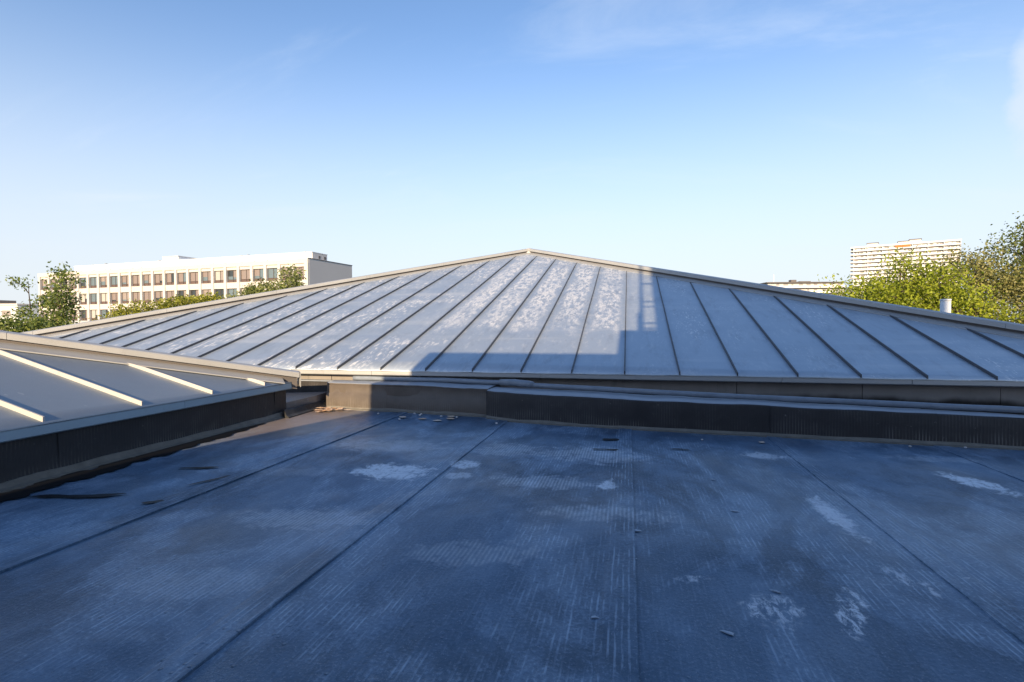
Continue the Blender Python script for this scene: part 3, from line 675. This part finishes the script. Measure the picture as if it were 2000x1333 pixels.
for (z, Y, th) in ((.885, 7.06, .018), (.955, 7.30, .018), (1.20, 8.10, .016), (1.29, 8.42, .016), (1.66, 9.62, .03)):
    zz = zr(z, Y); fix(box('rung', .19+xo(8.5), .40+xo(8.5), WY-.13, WY-.10, zz-th, zz+th, GALV, lad), lad)

# ------------------------------------------------------------------ vent pipe behind the right hip
vt = empty('vent_pipe', (4.69, 9.22, .55), 'white metal vent pipe rising behind the hip of the zinc roof', 'pipe')
v, f = tubev([(4.69, 9.22, .55), (4.69, 9.22, .9), (4.69, 9.22, 1.285)], [.066]*3, 16); fix(mesh('pipe', v, f, WHITE, vt, True), vt)
v, f = tubev([(4.69, 9.22, 1.262), (4.69, 9.22, 1.292)], [.070]*2, 16); fix(mesh('rim', v, f, WHITE, vt, True), vt)
fix(box('base_flashing', 4.5, 4.88, 9.03, 9.41, .5, .70, CAP, vt), vt)

# ------------------------------------------------------------------ office building on the left
OC = Vector((-54.432, 82.211, 0)); oa = Vector((-.9925, .1224, 0)); ob = Vector((.1224, .9925, 0))
def OT(a, b, z): p = OC + oa*a + ob*b; return (p.x, p.y, z)      # a along facade, b into the building
off = empty('office_block', OT(36, 6, GZ), 'long white office block with three rows of curtained windows between pillars', 'building')
NB, BW, LEN, DEP, TOP = 23, 3.15, 72.9, 12.4, 12.85
def OB(name, a0, a1, b0, b1, z0, z1, mat, par=off): return fix(box(name, a0, a1, b0, b1, z0, z1, mat, par, OT), off)
OB('wall', .02, LEN, .62, DEP-.02, GZ, TOP-.15, WHITE); OB('end_wall', -.04, .03, .3, DEP, GZ, TOP+.02, GREYW)  # end wall coloured grey as the shaded side of the white block
OB('end_coping', -.10, .06, -.02, DEP+.06, TOP+.02, TOP+.14, DARKLINE)
OB('parapet', 0, LEN, -.02, .5, 12.05, TOP, CREAM); OB('parapet', 0, LEN, DEP-.4, DEP, 12.05, TOP, CREAM)
OB('pillar', -.02, .75, -.05, .62, GZ, 12.05, CREAM)
ROWS = [(9.2, 11.5), (5.8, 8.1), (2.4, 4.7)]
for zt, zb in ((9.2, 8.1), (5.8, 4.7), (2.4, 1.5)): OB('floor_band', .4, LEN-.1, .10, .63, zb, zt, CREAM)
OB('head_band', .4, LEN-.1, .16, .63, 11.5, 12.06, CREAM)
OB('podium', -.3, LEN, -.6, .61, GZ, 1.48, CREAM)
for k in range(1, NB+1): OB('pillar', BW*k-.30, BW*k+.30, -.05, .62, 1.5, 12.05, CREAM)
wfm = mat_plain('window_frame_brown', (.07, .055, .05), .5); SPAN = mat_plain('brown_spandrel', (.12, .085, .08), .5, .15, .5)
def pane_mat(nm, col, rough): 
    m = M(nm); c = m.mix(m.noise(9, 3, .5, (1, 1, .05)), tuple(v*.85 for v in col), tuple(v*1.1 for v in col)); return m.fin(c, rough, 0, .5)
PM = [pane_mat('curtain_rose', (.235, .20, .195), .4), pane_mat('curtain_beige', (.29, .255, .245), .4), pane_mat('curtain_pale', (.42, .41, .40), .4), pane_mat('glass_sky', (.13, .18, .22), .12), pane_mat('glass_dark', (.04, .05, .06), .1)]
fr_me, pn_me, lp_me = {}, {}, {}
for r_, (zb, zt) in enumerate(ROWS):
    for k in range(NB):
        a0, a1 = BW*k+(.30 if k else .75), BW*(k+1)-.30; am = (a0+a1)/2
        fv = [(a0, a1, .38, .46, zt-.09, zt), (a0, a1, .38, .46, zb, zb+.09), (am-.05, am+.05, .37, .46, zb+.09, zt-.09), (a0, a0+.07, .38, .46, zb+.09, zt-.09), (a1-.07, a1, .38, .46, zb+.09, zt-.09), (a0+.07, a1-.07, .375, .46, zb+.50, zb+.56)]
        win = fix(boxes('window', fv, wfm, off, OT), off)
        rr = random.random()
        for h_, (p0, p1) in enumerate(((a0+.07, am-.05), (am+.05, a1-.07))):
            mt = PM[0] if rr < .42 else PM[1] if rr < .68 else PM[2] if rr < .78 else PM[3] if rr < .92 else PM[4]
            if random.random() < .22: mt = random.choice(PM)
            zs = zb+.56 if random.random() < .7 else zb+random.uniform(.8, 1.4)
            pn = box('pane', p0, p1, .42, .45, zs, zt-.09, mt, win, OT)
            if zs > zb+.57: box('lower_pane', p0, p1, .425, .45, zb+.56, zs, PM[3] if random.random() < .6 else PM[4], win, OT)
            box('spandrel', p0, p1, .42, .45, zb+.09, zb+.50, SPAN, win, OT)
# roof storey set back, stair block, small roof vents
OB('roof_storey', 1.0, 64.5, 2.3, 6.3, TOP-.2, 14.25, WHITE); OB('roof_storey_end', .93, 1.0, 2.35, 6.28, TOP-.2, 14.22, GREYW); OB('roof_storey_coping', .9, 64.6, 2.2, 6.4, 14.25, 14.36, WHITE)  # storey end gets the same painted shade
for b in (3.9, 5.4): OB('louvre', .90, .935, b, b+.5, 13.3, 13.8, DARKLINE)
OB('stair_block', 33.2, 37.4, 2.0, 7.2, TOP-.2, 15.0, WHITE); OB('stair_block_coping', 33.1, 37.5, 1.9, 7.3, 15.0, 15.13, GREYW); OB('stair_block_lintel', 33.5, 36.6, 1.97, 2.05, 14.1, 14.2, CREAM)
for a in (3.2, 6.5, 11, 12.4, 16.6, 18.2, 40, 45, 49, 56, 60): OB('roof_vent', a, a+.35, 3.2, 3.6, 14.36, 14.36+random.uniform(.18, .4), GALV)
for a in (9, 12, 15, 19, 22, 41, 43.5, 47, 50, 51.5, 55, 59, 61): OB('parapet_bracket', a, a+.4, .1, .4, TOP, TOP+.14, CREAM)
OB('roof_hatch', 26.5, 29, 2.1, 2.4, TOP, TOP+.28, DARKLINE)

# ------------------------------------------------------------------ small grey flat-roofed building, far white block
gb = empty('grey_annex', (-66, 50, GZ), 'low blue grey flat roofed annex in front of the office block', 'building')
gT = lambda a, b, z: (-60.2 - a*.985 + b*.17, 48.6 - a*.10 + b*.985, z)
fix(box('wall', 0, 9, 0, 8, GZ, 1.30, mat_plain('blue_grey_sheet', (.30, .33, .38), .5), gb, gT), gb)
fix(box('roof_edge', -.2, 9.2, -.2, 8.2, 1.36, 1.72, mat_plain('pale_edge', (.42, .44, .48), .5), gb, gT), gb)
fix(box('shadow_gap', .06, 8.9, .06, 7.9, 1.30, 1.36, DARKLINE, gb, gT), gb)
fix(tube('mast', [gT(4.4, -.5, GZ), gT(4.4, -.5, 5.2)], [.06, .04], DARKLINE, gb), gb)
wb = empty('far_white_block', (-178, 116, GZ), 'far white flat roofed block half hidden by the sparse tree', 'building')
wT = lambda a, b, z: (-170.5 - a*.98 + b*.2, 117 - a*.2 + b*.98, z)
fix(box('wall', 0, 28, 0, 14, GZ, 7.4, WHITE, wb, wT), wb); fix(box('roof_edge', -.3, 28.3, -.3, 14.3, 7.4, 7.9, CREAM, wb, wT), wb); fix(box('roof_box', 8, 12, 2, 6, 7.9, 9.0, DARKLINE, wb, wT), wb)
for k in range(6): fix(box('window', 2+4.2*k, 4.6+4.2*k, -.05, .1, 4.2, 6.0, PM[1], wb, wT), wb)

# ------------------------------------------------------------------ tower block far right
Pl = Vector((161.8, 435.02, 0)); ang = R(-22.77); ta = Vector((math.cos(ang), math.sin(ang), 0)); tb = Vector((-math.sin(ang), math.cos(ang), 0))
def TT(a, b, z): p = Pl + ta*a + tb*b; return (p.x, p.y, z)
tw = empty('tower_block', TT(30, 7, GZ), 'tall white slab tower of flats with dark floor lines and an orange roof panel', 'building')
def TB(name, lst, mat): return fix(boxes(name, lst, mat, tw, TT), tw)
TWH = 58.4; FLH = 2.79; TL = 60.6
TB('wall', [(0, TL, .9, 13, GZ, TWH-.6)], WHITE); TB('roof_band', [(-1.8, TL+.3, -.4, 13.2, TWH-1.0, TWH)], WHITE)
GL = pane_mat('tower_glass', (.30, .29, .30), .3); LIL = pane_mat('tower_curtain', (.48, .44, .46), .5)
for i in range(17):
    zt = TWH-1.0-FLH*i
    TB('floor_slab', [(-1.8, TL, -.55, .9, zt-FLH, zt-FLH+.30)], DARKLINE)  # dark edge colour stands in for the shadow line at each floor
    TB('balcony_parapet', [(-.05, TL, -.42, -.30, zt-FLH+.30, zt-FLH+1.25)], WHITE)
    TB('loggia', [(-1.7, -.05, -.4, 9, zt-FLH+.32, zt-FLH+1.15)], GREYW)
    l1, l2 = [], []; a = 1.0
    while a < TL-2:
        wd = random.choice((.9, 1.2, 1.8, 2.4)); (l1 if random.random() < .5 else l2 if random.random() < .7 else []).append((a, a+wd, .80, .92, zt-FLH+1.0, zt-.25)); a += wd + random.choice((.5, .9, 1.6, 2.6))
    for lst, mt in ((l1, GL), (l2, LIL)):
        if lst: o = TB('window_row', lst, mt); o['kind'] = 'stuff'
    TB('party_wall', [(q, q+.22, -.40, .9, zt-FLH+.3, zt) for q in (0, 8.6, 17.2, 25.8, 34.4, 43, 51.6, TL-.25)], WHITE)
ORG = mat_plain('orange_panel', (.62, .15, .035), .6)
TB('orange_panel', [(25.0, 33.6, -.62, -.44, TWH-2.6, TWH-.9)], ORG)
TB('roof_hut', [(8.2, 15.0, 2, 9, TWH, TWH+2.0)], GREYW); TB('roof_hut_edge', [(7.9, 15.3, 1.7, 9.3, TWH+2.0, TWH+2.4)], DARKLINE)
TB('roof_hut', [(26.5, 33.0, 2, 9, TWH, TWH+1.6), (33.0, 39.5, 2, 9, TWH, TWH+2.4)], GREYW); TB('roof_hut_edge', [(26.2, 33.0, 1.7, 9.3, TWH+1.6, TWH+2.0), (32.6, 39.9, 1.6, 9.3, TWH+2.4, TWH+2.8)], DARKLINE)

lf = empty('far_flats', (95, 328, GZ), 'far low block of flats with pale balcony bands beyond the roof hip', 'building')
lT = lambda a, b, z: (77.6 + a*.985 - b*.17, 324.3 + a*.17 + b*.985, z)
def LB(name, lst, mat): return fix(boxes(name, lst, mat, lf, lT), lf)
LB('wall', [(0, 42, .8, 12, GZ, 25.0)], CREAM); LB('roof_slab', [(-1.2, 42.5, -.7, 12.5, 25.0, 25.5)], DARKLINE)
for i in range(4):
    zb = 25-2.9*(i+1); LB('floor_slab', [(3.5 if i == 0 else -1, 42, -.6, .8, zb-.25, zb+.15)], DARKLINE); LB('balcony_parapet', [(-.8, 42, -.5, -.4, zb+.15, zb+1.25)], WHITE)
    for k in range(9): LB('window', [(4+4.3*k+random.uniform(0, 1), 5.6+4.3*k+random.uniform(0, 1.4), .7, .82, zb+.6, zb+2.4)], GL)
LB('roof_box', [(14, 17, 3, 6, 25.5, 27)], DARKLINE); LB('roof_box', [(19, 25, 3, 7, 25.5, 26.2)], DARKLINE); LB('mast', [(4.1, 4.35, 3, 3.2, 25.5, 30)], WHITE)

# ------------------------------------------------------------------ trees
BARK = mat_plain('bark', (.085, .065, .05), .9, .3, 7, bump=.5)
def tree(name, label, base, blobs, ncl, lpc, lsz, mat, spread=.34, group=None, trunk_r=.14, stems=1, shell=.45, seed=1, twigs=True, up_bias=.25):
    r = np.random.default_rng(seed); bx, by = base
    root = empty(name, (bx, by, GZ), label, 'tree', group)
    wts = np.array([b[3]*b[4]*b[5] for b in blobs]); wts = wts/wts.sum()
    cen = []
    for b, wt in zip(blobs, wts):
        n = max(4, int(ncl*wt)); d = r.normal(size=(n, 3)); d /= np.linalg.norm(d, axis=1)[:, None]
        rad = (shell + (1-shell)*r.random(n))**.8
        cen.append(np.array([bx+b[0], by+b[1], b[2]]) + d*rad[:, None]*np.array(b[3:6]))
    cen = np.concatenate(cen); zlo, zhi = cen[:, 2].min(), cen[:, 2].max()
    # trunk(s) and limbs in one mesh
    V, Fc = [], []
    def add(pts, rads, n):
        v, f = tubev(pts, rads, n); k = len(V); V.extend(v); Fc.extend([tuple(i+k for i in q) for q in f])
    nodes = []
    for s_ in range(stems):
        ox, oy = (r.normal()*.35*(stems > 1), r.normal()*.35*(stems > 1)); topc = cen[r.integers(len(cen))] if stems > 1 else cen[np.argmax(cen[:, 2])]
        P = []
        for t in np.linspace(0, 1, 9):
            x = bx+ox + (topc[0]-bx-ox)*t**1.6 + .12*math.sin(5*t+s_); y = by+oy + (topc[1]-by-oy)*t**1.6 + .12*math.cos(4*t+s_); P.append((x, y, GZ + (topc[2]-.15-GZ)*t))
        add(P, [trunk_r*(1-t)**.75+.012 for t in np.linspace(0, 1, 9)], 7)
        nodes += [np.array(p) for p in P[3:]]
    nodes = np.array(nodes)
    for c in cen[r.permutation(len(cen))[:min(len(cen), 150)]]:
        dd = np.linalg.norm((nodes-c)*np.array([1, 1, .8]), axis=1) + np.where(nodes[:, 2] > c[2]-.15, 2.5, 0); j = np.argmin(dd); a = nodes[j]; L_ = np.linalg.norm(c-a)
        mid = (a+c)/2 + np.array([0, 0, .12*L_]) + r.normal(size=3)*.05*L_
        add([a, mid, c], [.012+.013*L_, .010+.005*L_, .006], 4)
        nodes = np.vstack([nodes, mid])
    fix(mesh('trunk', V, Fc, BARK, root, True), root)
    # leaves
    n = len(cen)*lpc; ci = np.repeat(np.arange(len(cen)), lpc)
    pos = cen[ci] + np.clip(r.normal(size=(n, 3)), -2, 2)*np.array([spread, spread, spread*.75])
    nrm = r.normal(size=(n, 3)); nrm[:, 2] += up_bias*2; nrm /= np.linalg.norm(nrm, axis=1)[:, None]
    t1 = np.cross(nrm, r.normal(size=(n, 3))); t1 /= np.linalg.norm(t1, axis=1)[:, None]; t2 = np.cross(nrm, t1)
    sz = lsz*(.6+.8*r.random(n))[:, None]
    a = pos - t1*sz*.5; b = pos + t2*sz*.30 + nrm*sz*.08; c = pos + t1*sz*.55; d = pos - t2*sz*.30 + nrm*sz*.08
    VV = np.stack([a, b, c, d], 1).reshape(-1, 3); idx = np.arange(n)*4
    FF = np.stack([idx, idx+1, idx+2, idx, idx+2, idx+3], 1).reshape(-1)
    me = bpy.data.meshes.new('crown'); me.vertices.add(len(VV)); me.vertices.foreach_set('co', VV.astype(np.float32).ravel())
    me.loops.add(len(FF)); me.loops.foreach_set('vertex_index', FF.astype(np.int32)); me.polygons.add(2*n)
    me.polygons.foreach_set('loop_start', np.arange(2*n, dtype=np.int32)*3); me.polygons.foreach_set('loop_total', np.full(2*n, 3, dtype=np.int32))
    me.update(calc_edges=True); me.validate(); fix(link('crown', me, mat, root), root)
    return root
LY = mat_leaf('leaf_yellow_green', (.27, .35, .028), (.42, .46, .05)); LO = mat_leaf('leaf_olive', (.19, .205, .06), (.40, .37, .15), .3)
LG = mat_leaf('leaf_mid_green', (.13, .20, .045), (.32, .36, .09)); LD = mat_leaf('leaf_dark', (.11, .155, .035), (.25, .29, .075)); LP = mat_leaf('leaf_hedge', (.27, .31, .035), (.45, .44, .07))
LT = mat_leaf('leaf_pale_shrub', (.20, .26, .07), (.38, .40, .16))
# right-hand group
tree('broadleaf_tree', 'bright yellow green tree whose crown is lowest beside the far flats', (8.9, 24.8), [(0, 0, 1.2, 1.6, 1.5, 1.5), (-1.3, .2, .6, 1.2, 1.2, 1.2), (1.3, -.3, 1.6, 1.3, 1.2, 1.2)], 160, 64, .115, LY, .32, seed=3)
tree('broadleaf_tree', 'bright yellow green tree in front of the tower of flats', (10.4, 22.9), [(0, 0, 2.0, 1.4, 1.3, 1.5), (-1.0, 0, 1.5, 1.1, 1.1, 1.3), (1.0, -.2, 1.6, 1.3, 1.2, 1.6)], 180, 64, .112, LY, .30, seed=4)
tree('broadleaf_tree', 'bright yellow green tree right behind the white vent pipe', (12.0, 22.4), [(0, 0, .9, 1.4, 1.3, 1.5), (1.2, -.4, .4, 1.4, 1.2, 1.3), (2.4, -.6, -.1, 1.4, 1.2, 1.2)], 160, 64, .11, LY, .30, seed=5)
tree('olive_tree', 'tall olive toned tree with yellowish leaves beside the tower of flats', (15.1, 28.6), [(0, 0, 2.3, 2.0, 1.7, 1.9), (-1.9, -.3, 1.5, 1.5, 1.4, 1.5), (1.8, -.3, 1.4, 1.8, 1.5, 2.2), (.4, -.2, 3.4, 1.1, 1.0, 1.0)], 220, 60, .125, LO, .38, trunk_r=.22, seed=6)
tree('olive_tree', 'darker green tall tree reaching highest behind the olive tree', (18.4, 29.6), [(0, 0, 3.6, 1.6, 1.5, 2.2), (-1.3, -.2, 3.3, 1.3, 1.2, 1.3), (1.6, 0, 3.0, 1.8, 1.6, 2.6), (.3, 0, 5.3, .7, .7, .8)], 210, 60, .125, LD, .36, trunk_r=.22, seed=8)
tree('olive_tree', 'pale olive shrubby tree low beside the right end of the roof hip', (15.6, 22.3), [(0, 0, 1.0, 1.6, 1.2, 1.6), (-1.2, -.4, .5, 1.2, 1.0, 1.2), (1.5, 0, 1.4, 1.5, 1.2, 2.0)], 170, 60, .115, LO, .32, seed=9)
# left-hand group
tree('sparse_tree', 'sparse young tree with airy crown and visible limbs before the office block', (-24.6, 18.6), [(0, 0, 1.9, .75, .9, 1.5), (-.1, .1, .4, .9, .9, 1.2), (.45, 0, 3.1, .45, .5, .5)], 70, 44, .12, LG, .22, trunk_r=.09, stems=3, shell=.2, seed=11)
tree('sparse_tree', 'thin leaning tree with scattered leaf tufts and open sky between limbs', (-25.9, 18.9), [(-.6, 0, 1.7, 1.2, 1.0, 1.5), (.1, 0, .6, 1.0, .9, 1.0), (-1.2, -.2, 3.0, .8, .7, .6), (.9, 0, 3.3, .4, .4, .4)], 42, 30, .125, LG, .18, trunk_r=.08, stems=3, shell=.2, seed=12)
tree('leafy_shrub', 'dense green shrub at the foot of the sparse trees', (-24.4, 16.6), [(0, 0, .65, 1.6, 1.0, .75), (-1.6, -.6, .9, 1.2, 1.0, .8), (1.0, .4, .5, .9, .8, .6)], 130, 60, .115, LG, .24, seed=13)
tree('hedge_tree', 'yellow green rounded bush below the office windows, on the annex side', (-28.2, 25.6), [(0, 0, 1.55, 1.5, 1.2, .85), (-1.5, -.2, 1.0, 1.3, 1.0, .65), (1.3, .2, 1.8, 1.2, 1.0, .75)], 130, 44, .13, LP, .22, seed=14)
tree('hedge_tree', 'greener rounded bush below the office windows next to the pale shrub', (-24.9, 26.2), [(0, 0, 2.05, 1.2, 1.0, .85), (1.0, .2, 2.1, .9, .8, .8), (-1.2, 0, 1.95, 1.0, .9, .8)], 110, 44, .13, LP, .20, seed=15)
tree('pale_shrub', 'pale loose tree before the blank end of the office block', (-21.8, 30.6), [(.1, 0, 3.75, 1.05, .9, 1.05), (-1.4, 0, 3.1, 1.1, .9, .95), (.3, .1, 2.7, .9, .8, 1.0)], 120, 36, .15, LT, .24, seed=16)
tree('pale_shrub', 'lower pale tree rising over the roof hip under the middle office windows', (-24.0, 30.2), [(0, 0, 2.75, 1.0, .9, .8), (-1.1, 0, 2.4, .8, .7, .7)], 76, 34, .15, LT, .22, seed=17)
